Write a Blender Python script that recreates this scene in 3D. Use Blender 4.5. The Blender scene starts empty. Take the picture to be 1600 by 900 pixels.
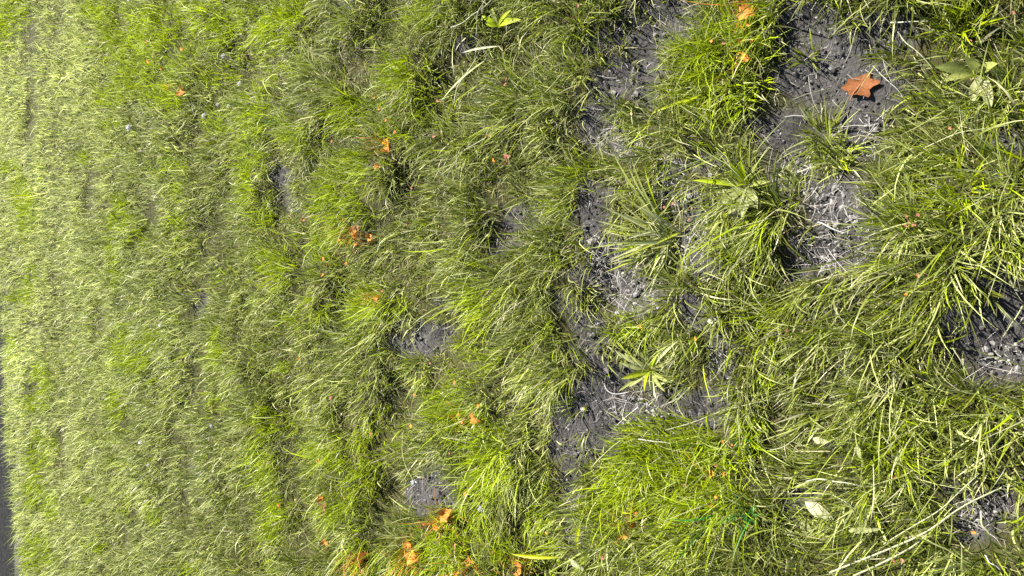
import bpy, math
import numpy as np
from mathutils import Matrix, Vector

R = np.random.default_rng(11)
rad = math.radians
scene = bpy.context.scene
C = scene.collection

# ------------------------------------------------------------------ camera, sky, sun, exposure
CAM_H, CAM_TILT, LENS = 1.35, rad(37.7), 26.0       # height of the phone, angle from straight down, 36 mm sensor
ct, st = math.cos(CAM_TILT), math.sin(CAM_TILT)
cam_data = bpy.data.cameras.new('camera')
cam_data.sensor_width, cam_data.lens = 36.0, LENS
cam_data.clip_start, cam_data.clip_end = 0.02, 500.0
cam = bpy.data.objects.new('camera', cam_data)
C.objects.link(cam)
# the phone is held on its side: picture left is ahead and up, picture top is to the right
cam.matrix_world = Matrix(((0, 1, 0, 0), (-ct, 0, -st, 0), (-st, 0, ct, CAM_H), (0, 0, 0, 1)))
scene.camera = cam

SUN_EL, SUN_AZ = rad(48), rad(45)                    # azimuth measured from ahead (+Y) towards the right (+X)
sdir = Vector((math.sin(SUN_AZ) * math.cos(SUN_EL), math.cos(SUN_AZ) * math.cos(SUN_EL), math.sin(SUN_EL)))
world = bpy.data.worlds.new('World')
scene.world = world
world.use_nodes = True
wn = world.node_tree.nodes
bg = wn['Background']
bg.inputs['Strength'].default_value = 0.05
sky = wn.new('ShaderNodeTexSky')
sky.sky_type = 'NISHITA'
sky.sun_disc = False
sky.sun_elevation, sky.sun_rotation = SUN_EL, SUN_AZ
world.node_tree.links.new(sky.outputs['Color'], bg.inputs['Color'])
sun_data = bpy.data.lights.new('sun', 'SUN')
sun_data.energy, sun_data.angle, sun_data.color = 5.0, rad(0.5), (1.0, 0.95, 0.86)
sun = bpy.data.objects.new('sun', sun_data)
C.objects.link(sun)
sun.rotation_euler = sdir.to_track_quat('Z', 'Y').to_euler()
sun.location = sdir * 20
scene.view_settings.view_transform = 'Standard'
scene.view_settings.look = 'None'
scene.view_settings.exposure = 2.3
scene.view_settings.gamma = 1.0
scene.view_settings.use_curve_mapping = False
scene.cycles.max_bounces = 4
scene.cycles.diffuse_bounces = 2
scene.cycles.transmission_bounces = 4
scene.cycles.glossy_bounces = 2
scene.cycles.use_denoising = False

# ------------------------------------------------------------------ where a spot of the photograph lies on the ground
FPX = 1600 * LENS / 36.0
def ground(px, py, z=0.0):
    """the ground point (or the point at height z) seen at a spot of the 1600 x 900 photograph"""
    a, b = (np.asarray(px, float) - 800) / FPX, (450 - np.asarray(py, float)) / FPX
    dx, dy, dz = b, -ct * a + st, -st * a - ct
    t = (z - CAM_H) / dz
    return t * dx, t * dy
def pixel(x, y, z=0.0):
    dz = z - CAM_H
    depth = y * st - dz * ct
    depth = np.maximum(depth, 0.05)
    return 800 + FPX * (-ct * y - st * dz) / depth, 450 - FPX * x / depth
def img_az(dx, dy):
    """direction (dx right, dy down) in the picture -> azimuth on the ground"""
    return math.atan2(-dx, -dy)

# ------------------------------------------------------------------ noise
_perm = np.random.default_rng(5).random((256, 256))
def vnoise(x, y, s, seed=0):
    x, y = np.asarray(x, float) / s + 37.3 * seed, np.asarray(y, float) / s + 17.9 * seed
    xi, yi = np.floor(x).astype(int), np.floor(y).astype(int)
    fx, fy = x - xi, y - yi
    fx, fy = fx * fx * (3 - 2 * fx), fy * fy * (3 - 2 * fy)
    a = _perm[xi & 255, yi & 255]; b = _perm[(xi + 1) & 255, yi & 255]
    c = _perm[xi & 255, (yi + 1) & 255]; d = _perm[(xi + 1) & 255, (yi + 1) & 255]
    return (a * (1 - fx) + b * fx) * (1 - fy) + (c * (1 - fx) + d * fx) * fy
def fbm(x, y, s, seed=0):
    return 0.55 * vnoise(x, y, s, seed) + 0.3 * vnoise(x, y, s / 2.1, seed + 1) + 0.15 * vnoise(x, y, s / 4.3, seed + 2)
def sstep(a, b, v):
    t = np.clip((v - a) / (b - a), 0, 1)
    return t * t * (3 - 2 * t)

# ------------------------------------------------------------------ what grows where, and where shade is tinted in (centre and half-axes, read off the photograph, laid on the ground)
SOIL = [(1060, 25, 45, 40), (1010, 80, 30, 30), (1030, 15, 40, 30), (975, 120, 26, 30), (945, 160, 30, 40), (930, 195, 26, 28), (960, 215, 30, 18), (985, 235, 26, 18), (1005, 140, 16, 40),
 (965, 55, 30, 16), (1270, 30, 36, 34), (1300, 75, 70, 40), (1340, 130, 62, 46), (1245, 115, 42, 34), (1385, 48, 36, 26), (1230, 70, 20, 20), (1225, 205, 42, 34), (1335, 190, 46, 28), (1240, 255, 34, 34), (1225, 290, 22, 20),
 (1350, 235, 56, 16), (1345, 212, 40, 14), (1305, 295, 54, 24), (1295, 335, 26, 26), (1335, 372, 42, 24), (1255, 395, 22, 34), (1305, 405, 34, 20), (1250, 430, 24, 20), (1375, 305, 24, 10), (1390, 330, 18, 10),
 (935, 295, 24, 18), (932, 335, 22, 14), (938, 368, 26, 20), (955, 405, 40, 24), (920, 432, 34, 16), (965, 440, 40, 14), (1075, 385, 34, 30), (1055, 262, 20, 20), (1115, 258, 32, 16), (1085, 325, 30, 30), (1105, 420, 34, 24), (1130, 375, 24, 12), (1165, 345, 14, 40), (1170, 385, 22, 18), (1045, 300, 14, 30),
 (990, 462, 54, 26), (885, 468, 20, 22), (918, 505, 26, 22), (928, 545, 34, 24), (955, 590, 32, 18), (925, 615, 40, 22), (950, 650, 66, 26), (905, 692, 44, 22), (935, 690, 30, 22), (896, 716, 15, 16), (894, 757, 14, 34), (894, 828, 16, 22), (915, 846, 12, 12), (1000, 640, 44, 16), (1055, 655, 40, 14), (1105, 640, 34, 22), (1030, 612, 30, 8),
 (1085, 475, 18, 30), (1090, 500, 16, 20), (1122, 560, 16, 26), (1140, 585, 16, 22), (1130, 530, 14, 12), (1110, 625, 22, 16),
 (1562, 540, 60, 50), (1498, 500, 26, 24), (1580, 490, 40, 34), (1560, 585, 30, 14), (1545, 800, 42, 26), (1512, 836, 34, 12), (1500, 762, 30, 8), (1578, 225, 24, 22), (1560, 440, 26, 12),
 (660, 530, 26, 20), (625, 542, 14, 14), (680, 520, 16, 10), (668, 772, 38, 24), (645, 792, 16, 10), (692, 745, 14, 18), (572, 617, 18, 6), (437, 285, 14, 22), (452, 318, 12, 10), (310, 476, 8, 16), (726, 70, 18, 12), (785, 385, 22, 14), (796, 355, 10, 8), (825, 340, 26, 16), (622, 500, 12, 8), (690, 470, 16, 14), (470, 165, 14, 8), (740, 268, 14, 6),
 (1310, 695, 26, 14), (1320, 572, 14, 9), (1300, 478, 12, 18), (1258, 772, 22, 12), (1345, 560, 16, 10), (1435, 335, 14, 8), (1310, 620, 16, 12), (1240, 800, 14, 20), (1440, 640, 14, 8), (940, 75, 20, 10), (310, 735, 10, 8), (318, 682, 10, 6), (545, 8, 10, 8), (1575, 760, 20, 18)]
GAP = [(52, 165, 7, 40), (52, 205, 8, 24), (50, 60, 6, 26), (100, 700, 6, 40), (205, 655, 8, 30), (215, 790, 8, 36), (200, 840, 8, 20), (445, 270, 16, 60), (312, 480, 12, 40), (310, 600, 14, 40), (300, 700, 12, 30), (480, 440, 14, 50), (245, 330, 12, 30), (305, 205, 14, 22), (200, 30, 10, 24), (222, 20, 8, 30), (395, 110, 14, 30), (300, 780, 20, 30), (460, 560, 12, 60), (545, 640, 16, 40), (620, 420, 30, 30), (600, 330, 20, 30), (720, 100, 40, 30), (700, 320, 20, 60), (560, 100, 24, 30), (640, 640, 20, 40), (800, 620, 20, 40), (840, 640, 10, 60), (600, 800, 20, 60), (785, 370, 40, 26), (1250, 820, 40, 40), (1200, 790, 30, 40), (1400, 560, 40, 20), (1500, 320, 40, 20), (480, 820, 16, 50), (250, 250, 8, 30), (160, 500, 6, 30), (150, 300, 6, 40)]
VIVID = [(20, 30, 30, 40), (10, 75, 16, 10), (40, 300, 16, 30), (48, 330, 14, 40), (15, 262, 20, 10), (35, 463, 26, 14), (22, 540, 8, 24), (70, 600, 18, 40), (55, 620, 12, 30), (62, 710, 18, 40), (60, 770, 20, 36), (85, 790, 12, 26), (60, 860, 30, 34), (90, 690, 10, 20), (50, 430, 10, 20),
 (170, 18, 30, 18), (230, 60, 70, 50), (300, 45, 60, 44), (245, 110, 60, 44), (185, 150, 30, 20), (265, 145, 34, 30), (350, 28, 50, 28), (390, 70, 24, 40), (440, 25, 60, 30), (430, 60, 50, 26), (345, 120, 30, 20), (345, 190, 30, 20), (390, 205, 30, 16), (400, 250, 30, 20), (140, 245, 16, 10), (185, 195, 20, 10), (280, 165, 16, 16), (455, 110, 26, 24), (405, 130, 20, 30), (345, 165, 14, 14),
 (195, 315, 16, 14), (200, 345, 26, 16), (190, 410, 14, 40), (225, 370, 14, 20), (265, 262, 30, 14), (285, 300, 10, 20), (282, 348, 18, 14), (340, 440, 16, 16), (220, 555, 36, 30), (195, 530, 16, 30), (245, 590, 12, 12), (350, 560, 14, 40), (340, 625, 26, 16), (190, 640, 14, 40), (215, 645, 8, 20), (205, 515, 14, 14), (250, 520, 20, 12), (190, 720, 12, 12), (145, 775, 8, 10), (243, 810, 14, 26), (300, 885, 20, 14), (205, 790, 10, 24), (160, 855, 12, 12),
 (540, 255, 56, 24), (545, 300, 50, 44), (555, 180, 40, 30), (480, 215, 50, 20), (515, 340, 36, 34), (420, 335, 16, 24), (435, 415, 30, 18), (510, 395, 18, 24), (450, 440, 30, 14), (400, 290, 16, 50), (425, 180, 26, 16), (560, 470, 60, 30), (505, 480, 22, 24), (585, 495, 20, 12), (540, 370, 30, 18), (620, 130, 50, 16), (650, 105, 40, 14), (680, 160, 30, 26), (665, 25, 40, 24), (690, 190, 20, 20), (620, 205, 30, 14), (460, 500, 20, 16), (460, 575, 20, 12),
 (745, 490, 24, 40), (742, 560, 38, 34), (760, 455, 40, 14), (710, 600, 28, 22), (735, 655, 44, 28), (590, 665, 44, 30), (565, 710, 40, 40), (560, 770, 36, 30), (600, 690, 50, 12), (690, 625, 20, 24), (425, 650, 24, 16), (450, 665, 40, 14), (415, 720, 22, 40), (430, 800, 24, 40), (505, 790, 16, 18), (500, 705, 30, 14), (775, 720, 30, 50), (725, 815, 50, 34), (690, 860, 50, 34), (640, 880, 30, 26), (820, 865, 60, 34), (575, 870, 34, 34), (840, 805, 26, 30), (720, 770, 30, 14), (530, 800, 20, 20), (425, 880, 16, 16),
 (1000, 745, 90, 40), (1090, 740, 80, 50), (1060, 800, 60, 30), (1130, 690, 60, 24), (1120, 780, 50, 34), (960, 790, 50, 26), (1090, 860, 30, 20), (1150, 720, 24, 30), (1010, 700, 40, 14), (1180, 660, 30, 20),
 (1130, 100, 56, 34), (1140, 75, 60, 40), (1165, 45, 40, 40), (1120, 150, 36, 26), (1150, 160, 26, 20), (1170, 20, 40, 24), (1180, 495, 18, 16), (1165, 470, 22, 18), (1205, 525, 14, 18), (1395, 690, 16, 40), (1385, 725, 14, 12), (1390, 665, 14, 14), (1510, 25, 12, 30), (1502, 282, 22, 12), (1508, 322, 22, 14), (1370, 430, 16, 12), (1395, 345, 26, 10), (1000, 505, 26, 16), (910, 265, 10, 14), (885, 320, 16, 8), (1520, 370, 14, 10), (1590, 60, 14, 14), (1220, 485, 20, 12), (1210, 350, 10, 10), (1190, 590, 14, 30)]
ORANGE_TINT = [(565, 877, 20, 22), (645, 870, 20, 26), (695, 807, 22, 14), (735, 883, 18, 14), (812, 888, 20, 12), (555, 367, 20, 12), (577, 370, 9, 8), (741, 653, 14, 7), (1165, 20, 24, 16), (1163, 90, 13, 13), (604, 228, 14, 10), (590, 465, 10, 12), (282, 143, 12, 7), (990, 818, 12, 14), (502, 778, 10, 8), (507, 848, 9, 9), (1125, 742, 20, 8)]
SHADE_TINT = [(860, 110, 140, 130), (750, 60, 70, 60), (1215, 70, 34, 110), (700, 330, 110, 60), (900, 200, 60, 60), (1270, 640, 60, 50), (1250, 800, 70, 60), (1400, 560, 60, 30), (1530, 340, 60, 40)]  # patches of shade, painted as a larger share of dark blades
EMERALD = [(1170, 800, 20, 10), (1157, 688, 6, 10), (1143, 733, 12, 8), (1130, 802, 6, 6), (1158, 826, 6, 6), (1112, 697, 6, 6), (432, 187, 6, 6), (1000, 573, 7, 7), (1230, 800, 6, 14)]
COMB = [(700, 560, -1, .55, 120), (640, 600, -1, .3, 120), (1500, 230, -1, .5, 110), (1380, 430, -1, -.05, 110), (1330, 520, -1, .45, 120), (1500, 680, -1, .1, 110), (1440, 840, -1, .45, 120), (780, 330, -1, .6, 110), (880, 600, -.6, .9, 100),
 (1120, 190, -1, .7, 90), (1150, 390, -.7, .9, 90), (500, 230, -1, .05, 120), (450, 100, -1, -.2, 120), (1060, 760, -1, .12, 130), (880, 320, -1, .1, 80), (880, 720, -.45, 1, 90), (1220, 620, -.3, 1, 90), (1560, 90, -.7, -.7, 90), (1430, 120, -1, .2, 90), (760, 140, -.6, .8, 100), (600, 440, -1, .25, 120), (1240, 480, .3, 1, 80), (250, 450, -1, .1, 200), (280, 780, -1, .35, 160)]

def ell(lst, px, py, grow=1.0, jit=None):
    w = np.full(np.shape(px), 9.0)
    for cx, cy, rx, ry in lst:
        d = ((px - cx) / (rx * grow)) ** 2 + ((py - cy) / (ry * grow)) ** 2
        np.minimum(w, d, out=w)
    w = np.sqrt(w)
    if jit is not None: w = w + jit
    return 1 - sstep(0.72, 1.2, w)
def maps(x, y):
    px, py = pixel(x, y)
    j = (fbm(x, y, .06, 3) - .5) * 1.1
    inside = (px > -30) & (px < 1640) & (py > -40) & (py < 940)
    soil = ell(SOIL, px, py, 1.30, j * 1.1)
    out = sstep(.60, .66, fbm(x, y, .30, 8)) * (1 - sstep(1.2, 2.0, y)) 
    soil = np.where(inside, soil, out)
    nearby = 1 - .6 * sstep(900, 1200, px)
    gap = np.where(inside, ell(GAP, px, py, 1.1, j), sstep(.62, .7, fbm(x, y * 2.2, .3, 9))) * nearby
    viv = np.where(inside, ell(VIVID, px, py, 1.0, j * .8), sstep(.56, .62, fbm(x, y, .35, 12)))
    ora = np.where(inside, ell(ORANGE_TINT, px, py, 1.0, j * .5), 0)
    eme = np.where(inside, ell(EMERALD, px, py, 1.0), 0)
    return soil, gap, viv, ora, eme
GAP = [g_ for g_ in GAP if g_[0] < 1000]
DIPS = []
for cx, cy, rx, ry in GAP:
    a, b = ground(cx, cy); a1, _ = ground(cx, cy - ry); _, b1 = ground(cx - rx, cy)
    DIPS.append((float(a), float(b), max(.03, abs(float(a1 - a)) * 1.1), max(.03, abs(float(b1 - b)) * 1.3)))
def mound(x, y):
    m = vnoise(x * .92 - y * .39 + .02 * np.sin(17 * y), y * .92 + x * .39 + .02 * np.sin(15 * x), .13, 24)
    return .55 + (m - .55) * (1 - .78 * sstep(1.6, 3.2, y))      # the lawn evens out farther off
def hz(x, y):
    """the lie of the land: low hummocks and furrows that run across the view"""
    x, y = np.asarray(x, float), np.asarray(y, float)
    u, v = x * .95 - y * .31 + .05 * np.sin(5 * y), y * .95 + x * .31 + .05 * np.sin(4 * x + 1)
    h = 0.040 * (fbm(u * .65, v * 1.35, .40, 20) - .5) + 0.040 * (mound(x, y) - .5)
    for cx, cy, a, b in DIPS:
        e = ((x - cx) / a) ** 2 + ((y - cy) / b) ** 2
        h = h - .014 * np.exp(-np.minimum(e, 30))
    return h

# edge of the lawn, far ahead on the left hand
e0x, e0y = ground(9, 560); e1x, e1y = ground(33, 900)
def lawn_edge(x):
    return e0y + (x - e0x) * (e1y - e0y) / (e1x - e0x)

# ------------------------------------------------------------------ materials
def new_mat(name):
    m = bpy.data.materials.new(name); m.use_nodes = True
    nt = m.node_tree
    for n in list(nt.nodes): nt.nodes.remove(n)
    return m, nt, nt.nodes, nt.links
def leaf_material(name, translucent, rough, spec, grain=0.0, grain_scale=300):
    m, nt, N, L = new_mat(name)
    out = N.new('ShaderNodeOutputMaterial'); p = N.new('ShaderNodeBsdfPrincipled'); t = N.new('ShaderNodeBsdfTranslucent'); mix = N.new('ShaderNodeMixShader')
    a = N.new('ShaderNodeAttribute'); a.attribute_name = 'tint'
    col = a.outputs['Color']
    if grain:
        tc = N.new('ShaderNodeTexCoord'); nz = N.new('ShaderNodeTexNoise'); nz.inputs['Scale'].default_value = grain_scale; nz.inputs['Detail'].default_value = 4
        mr = N.new('ShaderNodeMapRange'); mr.inputs['To Min'].default_value = 1 - grain; mr.inputs['To Max'].default_value = 1 + grain
        mu = N.new('ShaderNodeMix'); mu.data_type = 'RGBA'; mu.blend_type = 'MULTIPLY'; mu.inputs[0].default_value = 1
        L.new(tc.outputs['Object'], nz.inputs['Vector']); L.new(nz.outputs['Fac'], mr.inputs['Value']); L.new(col, mu.inputs[6]); L.new(mr.outputs[0], mu.inputs[7])
        col = mu.outputs[2]
        b = N.new('ShaderNodeBump'); b.inputs['Strength'].default_value = .25; b.inputs['Distance'].default_value = .001
        L.new(nz.outputs['Fac'], b.inputs['Height']); L.new(b.outputs['Normal'], p.inputs['Normal'])
    p.inputs['Roughness'].default_value = rough; p.inputs['Specular IOR Level'].default_value = spec
    mix.inputs[0].default_value = translucent
    L.new(col, p.inputs['Base Color']); L.new(col, t.inputs['Color'])
    L.new(p.outputs[0], mix.inputs[1]); L.new(t.outputs[0], mix.inputs[2]); L.new(mix.outputs[0], out.inputs['Surface'])
    return m
M_GRASS = leaf_material('grass_blade', .40, .42, .28)
M_BROAD = leaf_material('broad_leaf', .40, .5, .22, .25, 260)
M_STRAW = leaf_material('dry_straw', .15, .6, .35)
M_DRY = leaf_material('dry_leaf', .2, .7, .15, .5, 220)

def soil_material():
    m, nt, N, L = new_mat('bare_soil')
    out = N.new('ShaderNodeOutputMaterial'); p = N.new('ShaderNodeBsdfPrincipled'); tc = N.new('ShaderNodeTexCoord')
    n1 = N.new('ShaderNodeTexNoise'); n1.inputs['Scale'].default_value = 9; n1.inputs['Detail'].default_value = 8; n1.inputs['Roughness'].default_value = .65
    n2 = N.new('ShaderNodeTexNoise'); n2.inputs['Scale'].default_value = 120; n2.inputs['Detail'].default_value = 6; n2.inputs['Roughness'].default_value = .7
    v = N.new('ShaderNodeTexVoronoi'); v.inputs['Scale'].default_value = 95
    for n in (n1, n2, v): L.new(tc.outputs['Object'], n.inputs['Vector'])
    r = N.new('ShaderNodeValToRGB'); e = r.color_ramp.elements
    e[0].position, e[0].color = .3, (.0095, .0090, .0085, 1); e[1].position, e[1].color = .66, (.068, .064, .062, 1)
    ad = N.new('ShaderNodeMath'); ad.operation = 'MULTIPLY_ADD'; ad.inputs[1].default_value = .5
    L.new(n2.outputs['Fac'], ad.inputs[0]); 
    h = N.new('ShaderNodeMath'); h.operation = 'MULTIPLY'; h.inputs[1].default_value = .5; L.new(n1.outputs['Fac'], h.inputs[0]); L.new(h.outputs[0], ad.inputs[2])
    L.new(ad.outputs[0], r.inputs['Fac'])
    at = N.new('ShaderNodeAttribute'); at.attribute_name = 'tint'; mx = N.new('ShaderNodeMix'); mx.data_type = 'RGBA'
    r2 = N.new('ShaderNodeValToRGB'); e2 = r2.color_ramp.elements
    e2[0].position, e2[0].color = .3, (.014, .015, .003, 1); e2[1].position, e2[1].color = .75, (.06, .058, .016, 1)
    L.new(ad.outputs[0], r2.inputs['Fac']); L.new(at.outputs['Fac'], mx.inputs[0]); L.new(r2.outputs['Color'], mx.inputs[6]); L.new(r.outputs['Color'], mx.inputs[7])
    L.new(mx.outputs[2], p.inputs['Base Color'])
    b1 = N.new('ShaderNodeBump'); b1.inputs['Strength'].default_value = 1.0; b1.inputs['Distance'].default_value = .010; L.new(n2.outputs['Fac'], b1.inputs['Height'])
    b2 = N.new('ShaderNodeBump'); b2.inputs['Strength'].default_value = .5; b2.inputs['Distance'].default_value = .004; b2.invert = True; L.new(v.outputs['Distance'], b2.inputs['Height'])
    L.new(b1.outputs['Normal'], b2.inputs['Normal']); L.new(b2.outputs['Normal'], p.inputs['Normal'])
    p.inputs['Roughness'].default_value = .9; p.inputs['Specular IOR Level'].default_value = .2
    L.new(p.outputs[0], out.inputs['Surface'])
    return m
M_SOIL = soil_material()
def asphalt_material():
    m, nt, N, L = new_mat('asphalt')
    out = N.new('ShaderNodeOutputMaterial'); p = N.new('ShaderNodeBsdfPrincipled'); tc = N.new('ShaderNodeTexCoord')
    n1 = N.new('ShaderNodeTexNoise'); n1.inputs['Scale'].default_value = 60; n1.inputs['Detail'].default_value = 6
    v = N.new('ShaderNodeTexVoronoi'); v.inputs['Scale'].default_value = 130
    L.new(tc.outputs['Object'], n1.inputs['Vector']); L.new(tc.outputs['Object'], v.inputs['Vector'])
    r = N.new('ShaderNodeValToRGB'); e = r.color_ramp.elements
    e[0].position, e[0].color = .3, (.003, .003, .003, 1); e[1].position, e[1].color = .72, (.016, .016, .016, 1)
    L.new(n1.outputs['Fac'], r.inputs['Fac']); L.new(r.outputs['Color'], p.inputs['Base Color'])
    b = N.new('ShaderNodeBump'); b.inputs['Strength'].default_value = .7; b.inputs['Distance'].default_value = .004; L.new(v.outputs['Distance'], b.inputs['Height']); L.new(b.outputs['Normal'], p.inputs['Normal'])
    p.inputs['Roughness'].default_value = .95; p.inputs['Specular IOR Level'].default_value = .08
    L.new(p.outputs[0], out.inputs['Surface'])
    return m
M_ASPHALT = asphalt_material()

# ------------------------------------------------------------------ mesh helpers
def mesh_np(name, V, quads=None, tris=None, tint=None, mat=None, smooth=True):
    me = bpy.data.meshes.new(name)
    nq = 0 if quads is None else len(quads); nt_ = 0 if tris is None else len(tris)
    me.vertices.add(len(V)); me.vertices.foreach_set('co', np.ascontiguousarray(V, np.float32).ravel())
    idx = np.concatenate([np.asarray(q, np.int32).ravel() for q in (quads, tris) if q is not None and len(q)])
    me.loops.add(len(idx)); me.loops.foreach_set('vertex_index', idx)
    starts = np.concatenate([np.arange(nq) * 4, nq * 4 + np.arange(nt_) * 3]).astype(np.int32)
    me.polygons.add(nq + nt_); me.polygons.foreach_set('loop_start', starts)
    me.polygons.foreach_set('use_smooth', np.full(nq + nt_, smooth))
    me.update(calc_edges=True)
    if tint is not None:
        at = me.color_attributes.new('tint', 'FLOAT_COLOR', 'POINT')
        c4 = np.ones((len(V), 4), np.float32); c4[:, :3] = tint
        at.data.foreach_set('color', c4.ravel())
    if mat: me.materials.append(mat)
    return me
def link(name, me, parent=None, loc=None):
    o = bpy.data.objects.new(name, me); C.objects.link(o)
    if parent is not None: o.parent = parent
    if loc is not None: o.location = loc
    return o
def tag(o, label=None, cat=None, group=None, kind=None):
    if label: o['label'] = label
    if cat: o['category'] = cat
    if group: o['group'] = group
    if kind: o['kind'] = kind
    return o

PROF = {5: [.8, 1, .95, .78, .48], 4: [.85, 1, .85, .5], 3: [.9, 1, .6], 2: [1, .75]}
def blade_arrays(root, az, Ln, w, p0, p1, twist, col, nseg, drop=None, tipcol=None, clamp=True, sway=None):
    """many blades at once: root (N,3); azimuth of the lean; length; width; lean at base and at tip"""
    n = len(root)
    pos = np.array(root, float); a = np.array(az, float)
    rows = []; cents = []
    prof = PROF[nseg]
    for k in range(nseg + 1):
        t = k / nseg
        ax = a + (0 if sway is None else sway * t)
        if clamp and k:
            pos = pos.copy(); g = hz(pos[:, 0], pos[:, 1]) + .002 + .004 * (1 - t)
            pos[:, 2] = np.maximum(pos[:, 2], g)
        cents.append(pos.copy())
        tw = twist * t + a + math.pi / 2
        if k < nseg:
            d = np.stack([np.cos(tw), np.sin(tw), .5 * np.sin(twist * t)], 1) * (w * prof[k] * .5)[:, None]
            rows += [pos - d, pos + d]
        else:
            rows.append(pos.copy())
        ph = p0 + (p1 - p0) * ((k + .5) / nseg) ** 1.2
        s = Ln / nseg
        pos = pos + np.stack([np.sin(ph) * np.cos(ax), np.sin(ph) * np.sin(ax), np.cos(ph)], 1) * s[:, None]
    m = 2 * nseg + 1
    V = np.stack(rows, 1).reshape(-1, 3)
    base = (np.arange(n) * m)[:, None]
    q = np.concatenate([base + np.array([[2 * k, 2 * k + 1, 2 * k + 3, 2 * k + 2]]) for k in range(nseg - 1)], 0)
    tr = base + np.array([[2 * nseg - 2, 2 * nseg - 1, 2 * nseg]])
    tint = np.repeat(np.asarray(col)[:, None, :], m, 1)
    if tipcol is not None:
        f = np.array([*(np.repeat(np.arange(nseg), 2) / nseg), 1.0]) ** 3
        tint = tint * (1 - f[None, :, None]) + np.asarray(tipcol)[:, None, :] * f[None, :, None]
    return V, q, tr, tint.reshape(-1, 3)
def merge(parts):
    Vs, Qs, Ts, Cs, off = [], [], [], [], 0
    for V, q, t, c in parts:
        Vs.append(V); Qs.append(q + off); Ts.append(t + off); Cs.append(c); off += len(V)
    return np.concatenate(Vs), np.concatenate(Qs), np.concatenate(Ts), np.concatenate(Cs)

# base colours of the blades; shade and far glare are mixed in below
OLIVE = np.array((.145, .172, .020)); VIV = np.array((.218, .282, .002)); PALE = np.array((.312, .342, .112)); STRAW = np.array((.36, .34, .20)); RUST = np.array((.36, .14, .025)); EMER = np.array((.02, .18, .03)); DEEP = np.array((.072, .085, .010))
def blade_colours(x, y, soil, viv, ora, eme, n):
    u = R.random(n); c = np.tile(OLIVE, (n, 1))
    far = sstep(1.5, 4.0, y); dark = ell(SHADE_TINT, *pixel(x, y))
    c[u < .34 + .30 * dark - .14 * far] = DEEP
    c[u > .76 - .56 * far] = PALE * (1 + .25 * far[u > .76 - .56 * far])[:, None]  # glare on the far lawn put into the colour: more, lighter pale blades
    isv = R.random(n) < (.10 + .80 * viv)
    c[isv] = VIV
    c[R.random(n) < .035] = STRAW
    c[R.random(n) < .5 * ora] = RUST
    c[R.random(n) < .22 * eme] = EMER
    patch = .75 + .5 * fbm(x, y, .25, 31)
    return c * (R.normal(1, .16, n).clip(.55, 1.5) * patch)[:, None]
comb_g = []
for cx, cy, dx, dy, rr in COMB:
    gx, gy = ground(cx, cy); comb_g.append((float(gx), float(gy), img_az(dx, dy), rr * CAM_H / FPX * 1.3 * (1 + max(0, float(gy)) * .35)))
def flow(x, y):
    th = 2 * math.pi * fbm(x, y, .55, 40) * 1.6
    vx, vy = np.cos(th) * .5, np.sin(th) * .5 + .12
    gx_, gy_ = (mound(x + .02, y) - mound(x - .02, y)) / .04, (mound(x, y + .02) - mound(x, y - .02)) / .04
    vx = vx - gx_ * .42; vy = vy - gy_ * .42            # blades fall outward from the top of each mound
    for gx, gy, az, rr in comb_g:
        w = np.exp(-((x - gx) ** 2 + (y - gy) ** 2) / (rr * rr)) * 1.6
        vx = vx + w * math.cos(az); vy = vy + w * math.sin(az)
    return vx, vy

# ------------------------------------------------------------------ the setting: soil sheet, asphalt beyond the lawn
def graded(lo, hi, a, b, step, far):
    core = np.arange(a, b + 1e-6, step)
    up = [b]; s = step
    while up[-1] < hi: s *= 1.35; up.append(up[-1] + s)
    dn = [a]; s = step
    while dn[-1] > lo: s *= 1.35; dn.append(dn[-1] - s)
    return np.array(dn[:0:-1] + list(core) + up[1:])
gx = graded(-60, 60, -1.1, 1.1, .011, 0); gy = graded(-60, 60, -.35, 2.2, .011, 0)
GX, GY = np.meshgrid(gx, gy, indexing='ij')
so = maps(GX.ravel(), GY.ravel())[0].reshape(GX.shape)
fade = np.exp(-((np.maximum(np.hypot(GX, GY) - 6, 0)) / 3) ** 2)
GZ = hz(GX, GY) * fade + (-.006 * so + .024 * so * (fbm(GX, GY, .05, 50) - .5) + .020 * (fbm(GX * .9 + GY * .3, GY * .9 - GX * .3, .026, 52) - .5)) * fade
edge_drop = sstep(-.06, .03, GY - lawn_edge(GX))
GZ = GZ * (1 - edge_drop) - .035 * edge_drop
nx, ny = GX.shape
ids = np.arange(nx * ny).reshape(nx, ny)
quads = np.stack([ids[:-1, :-1], ids[1:, :-1], ids[1:, 1:], ids[:-1, 1:]], -1).reshape(-1, 4)
g = link('ground', mesh_np('ground', np.stack([GX, GY, GZ], -1).reshape(-1, 3), quads, None, np.repeat(np.maximum(so, edge_drop).reshape(-1, 1), 3, 1), M_SOIL))
tag(g, 'dark grey bare soil showing between the grass', 'soil', kind='structure')
xs = np.linspace(-14, 14, 41)
pv = []
for x in xs: pv += [(x, lawn_edge(x) + .035 + .015 * float(fbm(x, 0, .2, 60)), -.028), (x, lawn_edge(x) + 2.6, -.022)]
pq = [(2 * i, 2 * i + 2, 2 * i + 3, 2 * i + 1) for i in range(len(xs) - 1)]
pth = link('path', mesh_np('path', np.array(pv), np.array(pq), None, None, M_ASPHALT))
tag(pth, 'dark grey asphalt path beyond the far edge of the lawn', 'path', kind='structure')

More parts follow.
